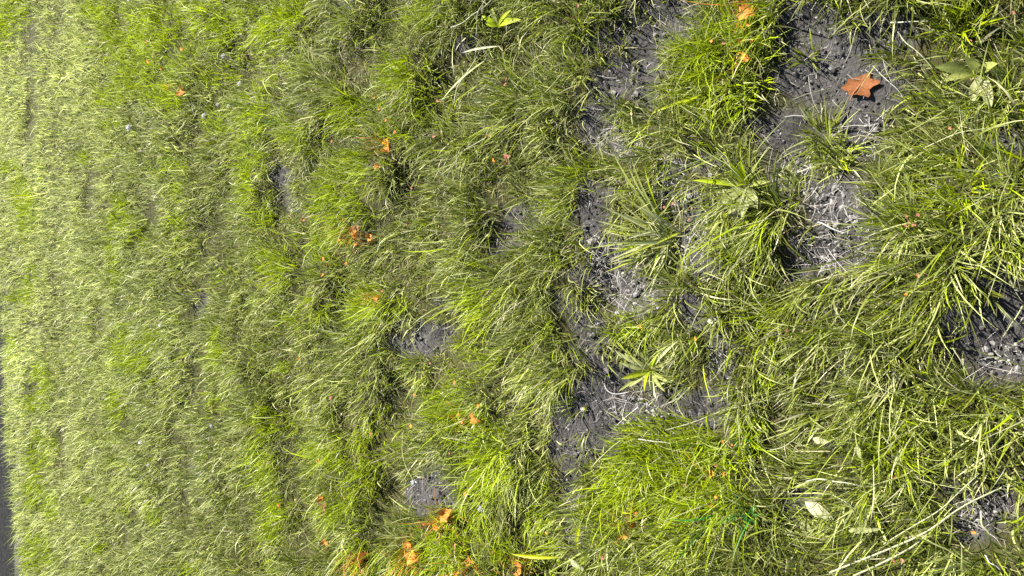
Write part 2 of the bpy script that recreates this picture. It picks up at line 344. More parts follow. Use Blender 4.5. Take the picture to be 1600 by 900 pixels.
# ------------------------------------------------------------------ the lawn
def in_view(x, y, m):
    px, py = pixel(x, y); return (px > -m) & (px < 1600 + m) & (py > -m) & (py < 900 + m)
def scatter(n, x0, x1, y0, y1):
    x = R.uniform(x0, x1, n); y = R.uniform(y0, y1, n)
    return x, y
def lawn_band(y0, y1, half, dens, nseg, lmean, wmean, tuft_r, blades_per, side_keep):
    """tufts of blades; each tuft fans out from its middle and is combed by the flow"""
    area = 2 * half * (y1 - y0)
    nt_ = int(area * dens / blades_per)
    tx, ty = scatter(nt_, -half, half, y0, y1)
    keep = (ty < lawn_edge(tx) + .01)
    vis = in_view(tx, ty, 260)
    keep &= vis | (R.random(nt_) < side_keep)
    tx, ty = tx[keep], ty[keep]
    soil, gap, viv, ora, eme = maps(tx, ty)
    keep = R.random(len(tx)) < (1 - .955 * soil) * (1 - .4 * gap) * (.45 + .55 * sstep(.15, .5, mound(tx, ty)))
    tx, ty, gap, soil = tx[keep], ty[keep], gap[keep], soil[keep]
    k = np.maximum(1, (blades_per * R.lognormal(-.08, .45, len(tx)))).astype(int)
    th = (.28 + .55 * fbm(tx, ty * 1.3, .17, 70) + .75 * mound(tx, ty) + .14 * R.normal(0, 1, len(tx))).clip(.3, 2)
    th *= (1 - .6 * gap) * (1 - .5 * soil)
    i = np.repeat(np.arange(len(tx)), k); n = len(i)
    ang = R.uniform(0, 2 * math.pi, n); rr = tuft_r * np.sqrt(R.random(n)) * R.uniform(.5, 1.6, len(tx))[i]
    x, y = tx[i] + rr * np.cos(ang), ty[i] + rr * np.sin(ang)
    ok = y < lawn_edge(x) + .03
    x, y, i, ang, rr = x[ok], y[ok], i[ok], ang[ok], rr[ok]; n = len(x)
    soil, gap, viv, ora, eme = maps(x, y)
    vx, vy = flow(x, y)
    tf = R.normal(0, .45, (len(tx), 2))
    vx = vx * .42 + np.cos(ang) * .8 + tf[i, 0] + R.normal(0, .75, n); vy = vy * .42 + np.sin(ang) * .8 + tf[i, 1] + R.normal(0, .75, n)
    az = np.arctan2(vy, vx); mag = np.hypot(vx, vy)
    L = lmean * th[i] * R.lognormal(-.05, .38, n).clip(.35, 2.2)
    w = wmean * R.lognormal(0, .33, n).clip(.5, 2.4)
    p0 = (.12 + .28 * mag * R.random(n)).clip(0, 1.1)
    p1 = (p0 + R.uniform(.2, 1.5, n)).clip(0, 2.2)
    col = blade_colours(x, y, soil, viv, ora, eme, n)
    tip = col * 1.05; dry = R.random(n) < .16; tip[dry] = STRAW
    root = np.stack([x, y, hz(x, y) - .006], 1)
    return blade_arrays(root, az, L, w, p0, p1, R.normal(0, .9, n), col, nseg, None, tip, True, R.normal(0, .45, n))
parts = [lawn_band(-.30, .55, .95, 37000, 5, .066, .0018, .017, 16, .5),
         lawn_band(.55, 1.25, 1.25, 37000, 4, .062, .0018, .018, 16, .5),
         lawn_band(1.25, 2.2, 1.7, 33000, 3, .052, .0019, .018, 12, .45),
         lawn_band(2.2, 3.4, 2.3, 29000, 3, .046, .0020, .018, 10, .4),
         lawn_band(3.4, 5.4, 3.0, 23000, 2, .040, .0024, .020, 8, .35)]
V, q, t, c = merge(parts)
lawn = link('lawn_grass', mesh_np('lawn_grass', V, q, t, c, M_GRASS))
tag(lawn, 'unmown pale and yellow-green grass covering the ground', 'grass', kind='stuff')
print('lawn tris', 2 * len(q) + len(t))

# ------------------------------------------------------------------ straw litter and crumbs on the soil (nobody could count them)
n = 130000
x, y = scatter(n, -1.1, 1.1, -.3, 2.2)
soil, gap, viv, ora, eme = maps(x, y)
px, py = pixel(x, y)
PALE_LITTER = [(1335, 372, 60, 36), (1310, 400, 50, 40), (1290, 310, 60, 40), (985, 465, 60, 30), (1000, 640, 50, 30), (1130, 570, 34, 50), (1170, 385, 30, 36), (1000, 245, 60, 26), (955, 225, 40, 24), (1565, 560, 40, 30), (1545, 800, 60, 30), (1060, 280, 60, 40), (1100, 400, 60, 50), (960, 400, 50, 40), (1240, 275, 40, 20), (1350, 215, 60, 30)]
pal = ell(PALE_LITTER, px, py, 1.1)
keep = R.random(n) < (.16 * (1 - soil) + .11 * soil + .33 * pal * np.maximum(soil, .25))
x, y, pal, soil = x[keep], y[keep], pal[keep], soil[keep]; n = len(x)
root = np.stack([x, y, hz(x, y) + .003 + .006 * R.random(n) * (1 + pal)], 1)
az = R.uniform(0, 2 * math.pi, n)
col = np.where((R.random(n) < .35 + .4 * pal)[:, None], np.array((.225, .21, .19)), np.array((.08, .072, .060))) * R.normal(1, .18, n).clip(.5, 1.4)[:, None]
turf = R.random(n) > soil + .35 * pal + .05
col[turf] = np.array((.115, .105, .036)) * R.uniform(.4, 1.7, (int(turf.sum()), 1))      # brown-green thatch between the tufts
p = R.normal(1.5, .08, n)
litter = blade_arrays(root, az, R.lognormal(-3.9, .6, n).clip(.004, .085), R.uniform(.0004, .0010, n) * np.where(turf, 1.6, 1), p, p + R.normal(.05, .12, n), R.normal(0, .3, n), col, 3, None, None, True, R.normal(0, .8, n))
sl = link('straw_litter', mesh_np('straw_litter', *litter, M_STRAW))
tag(sl, 'thin dry straw and thatch scattered over the soil between tufts', 'straw', kind='stuff')

ico = np.array([(0, 0, -1), (.72, -.53, -.45), (-.28, -.85, -.45), (-.89, 0, -.45), (-.28, .85, -.45), (.72, .53, -.45), (.28, -.85, .45), (-.72, -.53, .45), (-.72, .53, .45), (.28, .85, .45), (.89, 0, .45), (0, 0, 1)])
icf = np.array([(0, 2, 1), (1, 5, 0), (0, 3, 2), (0, 4, 3), (0, 5, 4), (1, 10, 5), (2, 6, 1), (3, 7, 2), (4, 8, 3), (5, 9, 4), (1, 6, 10), (2, 7, 6), (3, 8, 7), (4, 9, 8), (5, 10, 9), (6, 11, 10), (7, 11, 6), (8, 11, 7), (9, 11, 8), (10, 11, 9)])
n = 90000
x, y = scatter(n, -1.0, 1.0, -.3, 1.8)
soil = maps(x, y)[0]; px, py = pixel(x, y); pal = ell(PALE_LITTER, px, py, 1.0)
keep = R.random(n) < (.45 * soil + .3 * pal * soil)
x, y, pal = x[keep], y[keep], pal[keep]; n = len(x)
s = R.lognormal(-6.4, .6, n).clip(.0006, .0075)
vv = ico[None] * s[:, None, None] * R.uniform(.6, 1.3, (n, 12, 1)) * np.array((1, 1, .7)) + np.stack([x, y, hz(x, y) - .002 + s * .2], 1)[:, None]
ccol = np.where((R.random(n) < .10 + .5 * pal)[:, None], np.array((.15, .143, .136)), np.array((.042, .039, .036))) * R.normal(1, .2, n).clip(.4, 1.5)[:, None]
cr = link('soil_crumbs', mesh_np('soil_crumbs', vv.reshape(-1, 3), None, (icf[None] + (np.arange(n) * 12)[:, None, None]).reshape(-1, 3), np.repeat(ccol, 12, 0), M_STRAW, False))
tag(cr, 'small grey crumbs and clods of earth on the bare soil', 'soil crumbs', kind='stuff')

# ------------------------------------------------------------------ single plants, leaves and stalks
def px_scale(px, py, z=0.0):
    x, y = ground(px, py, z)
    return FPX / (y * st - (z - CAM_H) * ct)          # photograph pixels per metre there
def spot(px, py, z=0.0):
    """a point z above the land, seen at that spot of the photograph"""
    x, y = ground(px, py, z); h = float(hz(x, y))
    x, y = ground(px, py, z + h)
    return Vector((float(x), float(y), float(hz(x, y)) + z))
def empty(name, loc):
    o = bpy.data.objects.new(name, None); C.objects.link(o); o.location = loc; o.empty_display_size = .02
    return o
def leaf_mesh(name, L, W, e0, e1, tint, mat, fold=.25, belly=.45, nseg=9, wave=.0, sway=.0, tip=None, stalk=.0, seed=0):
    """a leaf from the origin along +X: rises at e0 and ends at e1 (angles above level), folded along its midrib"""
    rg = np.random.default_rng(seed + 100)
    x = z = yy = 0.0; rows = []; cols = []
    tint = np.array(tint); tip = tint if tip is None else np.array(tip)
    for k in range(nseg + 1):
        t = k / nseg
        e = e0 + (e1 - e0) * t
        tt = max(0.0, (t - stalk) / (1 - stalk))
        half = W * .5 * (np.sin(math.pi * tt ** (math.log(.5) / math.log(belly))) ** .8 if 0 < tt < 1 else .0) + W * .05 * (1 - t)
        for u in (-1, -.5, 0, .5, 1):
            zz = abs(u) * half * fold + wave * half * math.sin(9 * t + 2.1 * u + seed) * abs(u)
            rows.append((x - zz * math.sin(e), yy + u * half, z + zz * math.cos(e)))
            cols.append((tint * (1 - t ** 2) + tip * t ** 2) * (1.18 if u == 0 else 1.0) * rg.uniform(.92, 1.08))
        x += L / nseg * math.cos(e); z += L / nseg * math.sin(e); yy += L / nseg * math.sin(sway * t)
    q = [(5 * k + j, 5 * k + 5 + j, 5 * k + 6 + j, 5 * k + 1 + j) for k in range(nseg) for j in range(4)]
    return mesh_np(name, np.array(rows), np.array(q), None, np.array(cols), mat)
def put_leaf(me, parent, az, loc=(0, 0, 0), roll=0.0, sc=1.0, name='leaf', pitch=0.0):
    o = link(name, me, parent, loc); o.rotation_euler = (roll, pitch, az); o.scale = (sc,) * 3
    return o
def leaf_to(root, name, target, W, tint, parent, mat=None, rise=.02, zt=.03, **kw):
    """a leaf of the plant at root whose tip is seen at the target spot"""
    tp = spot(target[0], target[1], zt); d = tp - root
    flat = math.hypot(d.x, d.y); L = math.hypot(flat, d.z) * 1.06
    e = math.atan2(d.z, flat)
    me = leaf_mesh(name, L, W, e + .35, e - .35, tint, mat or M_BROAD, **kw)
    return put_leaf(me, parent, math.atan2(d.y, d.x), name=name)

OLV, YEL, PLE = (.19, .21, .055), (.23, .29, .003), (.34, .355, .17)

# the spiky tussock in the middle of the bare soil: every broad blade a part
root = spot(1048, 372, 0)
tus = tag(empty('grass_tussock', root), 'large spiky tussock of broad pale blades in the middle of the soil', 'grass tussock')
rg = np.random.default_rng(3)
variants = []
for k in range(10):
    tintk = [OLV, PLE, PLE, (.24, .25, .09), YEL, PLE, (.24, .26, .09), OLV, (.30, .31, .14), (.24, .27, .03)][k]
    variants.append(leaf_mesh('blade', .125 * rg.uniform(.8, 1.15), rg.uniform(.0042, .0062), rg.uniform(.55, .95), rg.uniform(.1, .55), tintk, M_BROAD, fold=.5, belly=.35, nseg=7, sway=rg.uniform(-.3, .3), tip=STRAW if k in (1, 5) else None, seed=k))
for k in range(104):
    if k < 82: ia = math.pi + rg.normal(0, .62)            # fans to picture left
    else: ia = rg.uniform(0, 2 * math.pi)
    az = img_az(math.cos(ia), -math.sin(ia) - .0)
    put_leaf(variants[k % 10], tus, az, (rg.normal(0, .011), rg.normal(0, .013), -.004), rg.normal(0, .4), rg.uniform(.65, 1.15) * (1.0 if k < 82 else .55), 'blade', rg.normal(-.05, .22))
for tx, ty in ((962, 240), (985, 262), (935, 345), (925, 388), (955, 412), (945, 400), (990, 250), (1010, 262)):
    leaf_to(root, 'blade', (tx, ty), rg.uniform(.005, .007), [PLE, YEL, OLV][rg.integers(3)], tus, fold=.5, belly=.35, zt=rg.uniform(.05, .09))

# weed with yellow-green lance leaves beside the tussock
root = spot(1170, 290, .005)
w = tag(empty('lance_leaved_weed', root), 'weed with two bright lance leaves and pale rounded lower leaves beside the spiky tussock', 'weed')
for tx, ty, W, col, zt in ((1140, 252, .012, YEL, .07), (1084, 282, .009, YEL, .05), (1158, 250, .010, YEL, .06), (1205, 284, .009, OLV, .05), (1150, 292, .007, YEL, .05)):
    leaf_to(root, 'leaf', (tx, ty), W, col, w, zt=zt, fold=.35)
for tx, ty, W in ((1126, 318, .022), (1140, 334, .024), (1160, 340, .024), (1118, 300, .014), (1184, 326, .018)):
    leaf_to(root, 'leaf', (tx, ty), W, (.15, .165, .05), w, zt=.028, fold=.3, wave=.25, belly=.62, seed=tx)

# weed at the right edge with two pale leaves
root = spot(1532, 112, .01)
w = tag(empty('broad_leaved_weed', root), 'weed with two pale hanging leaves and a dark broad leaf at upper right', 'weed')
for tx, ty, W, col, zt in ((1518, 164, .014, (.21, .22, .10), .02), (1549, 168, .016, (.21, .22, .10), .02), (1462, 106, .018, (.10, .12, .03), .04), (1560, 100, .014, OLV, .05), (1505, 90, .014, OLV, .06), (1470, 128, .012, OLV, .04)):
    leaf_to(root, 'leaf', (tx, ty), W, col, w, zt=zt, fold=.25, wave=.3, belly=.55, seed=tx)

# rosette of narrow leaves on the soil below the tussock
root = spot(1018, 578, .004)
w = tag(empty('leaf_rosette', root), 'flat rosette of narrow leaves on the soil below the spiky tussock', 'rosette weed')
for k, (tx, ty, W, col) in enumerate(((950, 540, .008, (.25, .26, .12)), (970, 566, .010, (.22, .235, .09)), (972, 592, .012, (.2, .24, .01)), (985, 604, .010, OLV), (1026, 622, .010, PLE), (1032, 548, .007, YEL), (1012, 558, .008, OLV), (1000, 545, .010, OLV), (1062, 532, .007, PLE), (1056, 566, .010, OLV), (1050, 598, .009, OLV), (1008, 612, .007, YEL), (978, 552, .012, OLV), (1040, 612, .008, OLV), (968, 612, .008, OLV), (1010, 538, .009, OLV))):
    leaf_to(root, 'leaf', (tx, ty), W, col, w, zt=[.015, .03, .05][k % 3], fold=.4, belly=.5, seed=k)

# small dark green weed at the rim of the bright clump
root = spot(1172, 806, .004)
w = tag(empty('dark_green_weed', root), 'small weed with deep green leaves at the right rim of the large bright clump', 'weed')
for k, (tx, ty, W) in enumerate(((1156, 802, .009), (1182, 788, .009), (1190, 802, .008), (1166, 818, .007), (1160, 790, .006), (1186, 818, .007))):
    leaf_to(root, 'leaf', (tx, ty), W * .9, (.025, .12, .02), w, zt=.035, fold=.3, belly=.5, seed=k)

# upright weed with one wide bright leaf near the top edge
root = spot(777, 82, .0)
w = tag(empty('upright_weed', root), 'upright weed with wide bright yellow-green leaves near the top edge', 'weed')
top = spot(779, 40, .03)
def tube(name, pts, r0, r1, tint, mat, parent=None, sides=6, loc=None):
    pts = [Vector(p) for p in pts]
    # smooth the line
    for _ in range(2):
        new = [pts[0]]
        for a, b in zip(pts[:-1], pts[1:]): new += [a.lerp(b, .25), a.lerp(b, .75)]
        pts = new + [pts[-1]] if len(pts) > 2 else pts
    V, q = [], []
    for i, p in enumerate(pts):
        d = (pts[min(i + 1, len(pts) - 1)] - pts[max(i - 1, 0)]).normalized()
        u = d.cross(Vector((0, 0, 1)))
        u = u.normalized() if u.length > 1e-4 else Vector((1, 0, 0))
        v = d.cross(u); f = i / (len(pts) - 1); r = r0 + (r1 - r0) * f
        for k in range(sides):
            a = 2 * math.pi * k / sides
            V.append(p + u * (r * math.cos(a)) + v * (r * .8 * math.sin(a)))
    for i in range(len(pts) - 1):
        for k in range(sides): q.append((i * sides + k, i * sides + (k + 1) % sides, (i + 1) * sides + (k + 1) % sides, (i + 1) * sides + k))
    V = np.array([tuple(p) for p in V])
    q = np.array(q)
    tt = np.tile(np.array(tint), (len(V), 1)) * np.random.default_rng(len(V)).uniform(.85, 1.15, (len(V), 1))
    return link(name, mesh_np(name, V, q, None, tt, mat), parent, loc)
tube('stem', [Vector(), (top - root) * .5 + Vector((.003, 0, .004)), top - root], .0016, .0013, YEL, M_BROAD, w)
for tx, ty, W, col in ((815, 30, .014, YEL), (752, 24, .012, YEL), (762, 38, .012, YEL), (800, 14, .010, (.2, .24, .01)), (768, 10, .010, OLV)):
    tp = spot(tx, ty, .045); d = tp - top; fl = math.hypot(d.x, d.y); e = math.atan2(d.z, fl)
    put_leaf(leaf_mesh('leaf', max(.03, d.length), W, e + .3, e - .4, col, M_BROAD, fold=.3), w, math.atan2(d.y, d.x), top - root)

# loose leaves: single bright blades, dead pale leaves
def loose(name, a, b, W, tint, label, cat, z=(.03, .035), **kw):
    p = spot(*a, z[0]); qv = spot(*b, z[1]); d = qv - p; fl = math.hypot(d.x, d.y); e = math.atan2(d.z, fl)
    me = leaf_mesh(name, d.length, W, e + kw.pop('arch', .3), e - .3, tint, kw.pop('mat', M_BROAD), **kw)
    o = link(name, me, None, p); o.rotation_euler = (kw.get('roll', 0), 0, math.atan2(d.y, d.x))
    return tag(o, label, cat)
loose('grass_leaf', (903, 862), (910, 810), .0095, (.24, .27, .004), 'single bright yellow blade standing in a dark gap near the bottom edge', 'grass blade', (.0, .04), fold=.4)
loose('grass_leaf', (874, 871), (800, 864), .0085, (.24, .27, .006), 'bright yellow blade lying level at the bottom, left of the dark gap', 'grass blade', (.03, .05), fold=.4)
loose('grass_leaf', (1096, 150), (1015, 180), .006, (.22, .25, .006), 'bent yellow-tipped blade reaching over the dark soil strip at the top', 'grass blade', (.02, .04), fold=.4)
loose('grass_leaf', (762, 92), (690, 160), .005, PLE, 'long pale blade slanting below the upright weed', 'grass blade', (.03, .06), fold=.4)
loose('dead_leaf', (912, 890), (888, 872), .012, (.21, .215, .12), 'small pale dead leaf at the bottom edge', 'dead leaf', fold=.25, wave=.3, mat=M_DRY)
loose('dead_leaf', (1258, 783), (1304, 812), .021, (.24, .24, .14), 'pale oval dead leaf with dark veins, largest in the lower right', 'dead leaf', (.035, .03), fold=.15, wave=.2, mat=M_DRY)
loose('dead_leaf', (1250, 812), (1276, 842), .016, (.12, .125, .05), 'dull green-grey dead leaf just under the pale oval leaf', 'dead leaf', (.02, .02), fold=.3, wave=.4, mat=M_DRY)
loose('dead_leaf', (1325, 829), (1384, 825), .009, (.14, .15, .06), 'flat pale torn leaf strip beside the thick stalks at the bottom', 'dead leaf', (.04, .045), fold=.15, belly=.3, mat=M_DRY)
loose('dead_leaf', (1270, 686), (1296, 690), .011, (.19, .195, .10), 'small pale curled leaf above the oval dead leaf', 'dead leaf', (.03, .03), fold=.3, wave=.4, mat=M_DRY)
loose('dead_leaf', (1338, 696), (1344, 716), .009, (.19, .195, .10), 'tiny pale dead leaf right of the small dark gap', 'dead leaf', (.03, .03), fold=.3, wave=.4, mat=M_DRY)
loose('dead_leaf', (1105, 502), (1126, 500), .010, (0.264, 0.270, 0.198), 'small whitish dead leaf at the edge of soil above the bright patch', 'dead leaf', (.01, .012), fold=.2, wave=.4, mat=M_DRY)
loose('dead_leaf', (782, 72), (722, 84), .005, (0.276, 0.276, 0.180), 'narrow dry leaf over a dark gap near the upright weed', 'dead leaf', (.04, .05), fold=.3, mat=M_DRY)

# the brown lobed leaf on the bare soil, and the many dry leaf pieces in the grass
OAK = [(0, 1.12), (14, .98), (26, .74), (44, .92), (58, .80), (74, .70), (92, .78), (104, .80), (114, 1.14), (126, 1.02), (138, .72), (158, .84), (170, 1.16), (182, 1.20), (196, .84), (214, .66), (232, .92), (244, 1.18), (256, .86), (272, .66), (290, .74), (306, .70), (322, .94), (336, .80), (348, .92), (360, 1.12)]
def lobed_mesh(name, size, tint, seed, lobes=5, depth=.38, curl=.25, mat=None, nr=4, na=36, table=None):
    rg = np.random.default_rng(seed); V = [(0, 0, 0)]; cols = [np.array(tint)]
    ph = rg.uniform(0, 6.28); amp = rg.uniform(.7, 1.2, lobes + 1)
    for r in range(1, nr + 1):
        for k in range(na):
            a = 2 * math.pi * k / na; f = r / nr
            lob = .5 + .5 * math.cos(lobes * a + ph) if lobes > 3 else .5 + .3 * math.sin(2 * a + ph) + .2 * math.sin(5 * a + 2 * ph)
            a = a + .16 * math.sin(2 * a + seed) + .1 * math.sin(3 * a); out = (1 - depth + depth * lob + .09 * math.sin(7 * a + 3 * seed) * (f > .5)) * (.85 + .3 * amp[int(k * lobes / na)] - .15) * (1 + .10 * math.sin(11 * a + seed) * (f > .7))
            if table: out = float(np.interp(math.degrees(2 * math.pi * k / na), [t[0] for t in table], [t[1] for t in table])); a = 2 * math.pi * k / na
            rad_ = size * .5 * f * (out if f > .4 else 1)
            z = size * curl * (f * f * (.35 * math.sin(2 * a + seed) + .25 * math.cos(3 * a + 2 * seed) + .2)) + (0 if table else size * .03 * math.cos(lobes * a + 2 * ph))
            V.append((rad_ * math.cos(a) * 1.12, rad_ * math.sin(a) * .92, z)); cols.append(np.array(tint) * rg.uniform(.75, 1.2))
    T = [(0, 1 + k, 1 + (k + 1) % na) for k in range(na)]; Q = []
    for r in range(nr - 1):
        for k in range(na): Q.append((1 + r * na + k, 1 + (r + 1) * na + k, 1 + (r + 1) * na + (k + 1) % na, 1 + r * na + (k + 1) % na))
    return mesh_np(name, np.array(V), np.array(Q), np.array(T), np.array(cols), mat or M_DRY)
sc_ = px_scale(1345, 133)
p = spot(1344, 133, .008)
bl = tag(empty('brown_leaf', p), 'fallen brown lobed leaf lying alone on the bare dark soil', 'fallen leaf')
o = link('leaf_blade', lobed_mesh('leaf_blade', 44 / sc_, (.125, .044, .012), 8, 5, .42, .16, None, 5, 72, OAK), bl); o.rotation_euler = (.03, .03, 1.57)
tube('leaf_stalk', [Vector((0, 0, .002)), Vector((-.012, .010, .003)), Vector((-.022, .016, -.002))], .0009, .0007, (.28, .11, .05), M_DRY, bl)

ORN, RED, AMB = (.33, .125, .022), (.21, .085, .055), (.36, .20, .01)
BIG = [(282, 143, 17, ORN, 'rust-brown dry leaf in the bright grass at the upper left'), (603, 222, 15, AMB, 'amber dry leaf in the grass under the row of orange crumbs'), (605, 231, 17, ORN, 'orange dry leaf touching the amber leaf near the top centre'),
 (588, 262, 12, ORN, 'small orange dry leaf below the amber leaf'), (788, 128, 12, RED, 'pinkish dry leaf below the upright weed'), (793, 250, 17, RED, 'narrow pinkish dry leaf piece level with the tussock top'),
 (555, 365, 21, ORN, 'orange dry leaf, largest in the left centre'), (577, 371, 13, ORN, 'orange dry leaf right beside the largest left-centre one'), (558, 357, 10, RED, 'reddish leaf bit on top of the left-centre orange leaf'), (590, 467, 13, ORN, 'orange curled leaf in the bright patch at the centre left'),
 (741, 653, 18, ORN, 'narrow orange leaf in the bright patch left of the soil'), (502, 778, 13, ORN, 'orange leaf just above a pink leaf in the lower left'), (507, 793, 17, RED, 'pink leaf in the lower left grass'), (507, 848, 12, ORN, 'orange leaf below the pink leaf in the lower left'),
 (695, 806, 26, ORN, 'wide orange leaf below the lower soil gap'), (682, 826, 12, (.5, .15, .02), 'dark orange leaf bit under the wide orange leaf'), (565, 874, 27, ORN, 'ragged orange leaf at the bottom edge, left one of the big pair'), (574, 888, 16, ORN, 'orange leaf touching the ragged bottom-edge leaf'), (645, 868, 29, ORN, 'largest orange leaf at the bottom edge'),
 (637, 852, 14, ORN, 'orange leaf leaning on top of the largest bottom-edge leaf'), (733, 880, 16, ORN, 'orange leaf at the bottom edge, right of the largest'), (745, 888, 12, ORN, 'small orange leaf right beside another at the bottom edge'), (812, 888, 22, ORN, 'orange leaf at the bottom edge below the bright blade'),
 (978, 838, 12, ORN, 'orange leaf at the lower rim of the large bright clump'), (990, 820, 14, ORN, 'orange leaf in the lower left of the large bright clump'), (1110, 740, 12, ORN, 'orange leaf in the middle of the large bright clump'), (1109, 789, 12, ORN, 'orange leaf at the lower right of the large bright clump'),
 (1164, 20, 28, ORN, 'ragged orange leaf on the bright clump at the top edge'), (1168, 8, 15, ORN, 'orange leaf at the very top above the ragged one'), (1163, 91, 18, ORN, 'round orange leaf at the right of the top bright clump'), (1418, 350, 12, RED, 'pinkish leaf bit in the combed grass at the right'), (943, 870, 11, RED, 'pinkish leaf bit under the dark gap at the bottom')]
for i, (px, py, d, col, lab) in enumerate(BIG):
    z = .034
    m_ = lobed_mesh('dry_leaf', d / px_scale(px, py, z) * 1.1, col, 20 + i, 3 if i % 4 else 5, .4, .5, None, 3, 24)
    o = link('dry_leaf', m_, None, spot(px, py, z)); rg = np.random.default_rng(300 + i)
    o.rotation_euler = (rg.normal(0, .35), rg.normal(.15, .3), rg.uniform(0, 6.28))
    tag(o, lab, 'dry leaf', 'dry leaves caught in the grass')
CR_O = [(230, 65), (229, 95), (283, 77), (251, 107), (585, 151), (592, 169), (604, 188), (617, 207), (765, 213), (771, 250), (474, 343), (536, 343), (530, 374), (555, 381), (505, 405), (511, 411), (542, 411), (505, 430), (542, 467), (597, 454), (467, 560), (710, 597), (647, 616), (747, 634), (716, 647), (722, 659), (641, 665), (498, 721), (536, 777), (437, 789), (727, 771), (654, 815), (660, 821), (703, 864), (853, 832), (994, 802), (980, 814), (1131, 740), (1119, 777), (1130, 690), (1143, 696), (1168, 38), (1112, 64), (1155, 64), (1174, 64), (1087, 529), (1000, 510), (1416, 460), (1397, 745), (1521, 832)]
CR_R = [(517, 220), (684, 157), (678, 213), (641, 293), (635, 349), (672, 566), (517, 622), (580, 678), (702, 709), (771, 861), (709, 851), (1069, 758), (1118, 727), (1131, 67), (901, 8), (895, 27), (1038, 324), (1050, 318), (1081, 324), (1075, 342), (1230, 517), (1434, 430), (1428, 351), (1416, 338), (1434, 336), (1484, 200), (1515, 64), (1583, 20), (1422, 764), (1397, 876), (1410, 876)]
MARKS = [('the spiky tussock', 1020, 350), ('the brown leaf', 1344, 133), ('the leaf rosette', 1005, 575), ('the lance-leaved weed', 1150, 300), ('the upright weed', 780, 40), ('the pale oval leaf', 1280, 797), ('the wide orange leaf', 695, 806), ('the largest orange leaf', 645, 868), ('the pink lower-left leaf', 507, 793),
 ('the left-centre orange leaf', 555, 365), ('the amber leaf', 603, 222), ('the upper-left rust leaf', 282, 143), ('the round orange leaf', 1163, 91), ('the ragged top leaf', 1164, 20), ('the centre-left curled leaf', 590, 467), ('the narrow orange leaf', 741, 653), ('the dark soil strip', 965, 130), ('the right-edge soil', 1560, 540), ('the thick arching stalk', 1450, 830),
 ('the lower soil gap', 668, 772), ('the bright blade', 905, 835), ('the bright clump leaf', 1110, 740), ('the bottom right corner', 1600, 900), ('the two-leaved weed', 1532, 130), ('the largest white flower', 752, 795), ('the small upper soil gap', 440, 290), ('the centre soil gap', 660, 530)]
used_labels = set()
def crumb_label(px, py, colour):
    ms = sorted(MARKS, key=lambda m: math.hypot(m[1] - px, m[2] - py))
    def rel(m):
        dx, dy = px - m[1], py - m[2]; d = math.hypot(dx, dy)
        side = ('left' if dx < 0 else 'right') if abs(dx) > 2.2 * abs(dy) else ('above' if dy < 0 else 'below') if abs(dy) > 2.2 * abs(dx) else ('upper ' if dy < 0 else 'lower ') + ('left' if dx < 0 else 'right')
        side = side if side in ('above', 'below') else side + ' of'
        return ('close ' if d < 32 else '' if d < 90 else 'well ') + side + ' ' + m[0]
    for m in ms[:3]:
        lab = 'tiny %s leaf crumb %s' % (colour, rel(m))
        if lab not in used_labels: used_labels.add(lab); return lab
    for a in ms[:4]:
        for b in ms[1:6]:
            lab = 'tiny %s leaf crumb %s, %s' % (colour, rel(a), rel(b))
            if a is not b and lab not in used_labels and len(lab.split()) <= 16: used_labels.add(lab); return lab
    return 'tiny %s leaf crumb caught among the grass blades' % colour
for lst, col, lab, grp, nm in ((CR_O, ORN, 'tiny orange crumb of dry leaf caught among the grass blades', 'tiny orange leaf crumbs', 0), (CR_R, RED, 'tiny pinkish crumb of dry leaf caught among the grass blades', 'tiny pinkish leaf crumbs', 50)):
    crumbs = [lobed_mesh('leaf_crumb', .0068, np.array(col) * f, 60 + nm + k, 3, .3, .4, None, 2, 10) for k, f in enumerate((.8, 1, 1.1, .9))]
    for i, (px, py) in enumerate(lst):
        z = .050
        o = link('leaf_crumb', crumbs[i % 4], None, spot(px, py, z)); rg = np.random.default_rng(600 + i)
        o.rotation_euler = (rg.normal(0, .4), rg.normal(.2, .4), rg.uniform(0, 6.28)); o.scale = (6.5 / px_scale(px, py, z) / .0068,) * 3
        tag(o, crumb_label(px, py, 'orange' if lst is CR_O else 'pinkish'), 'leaf crumb', grp)

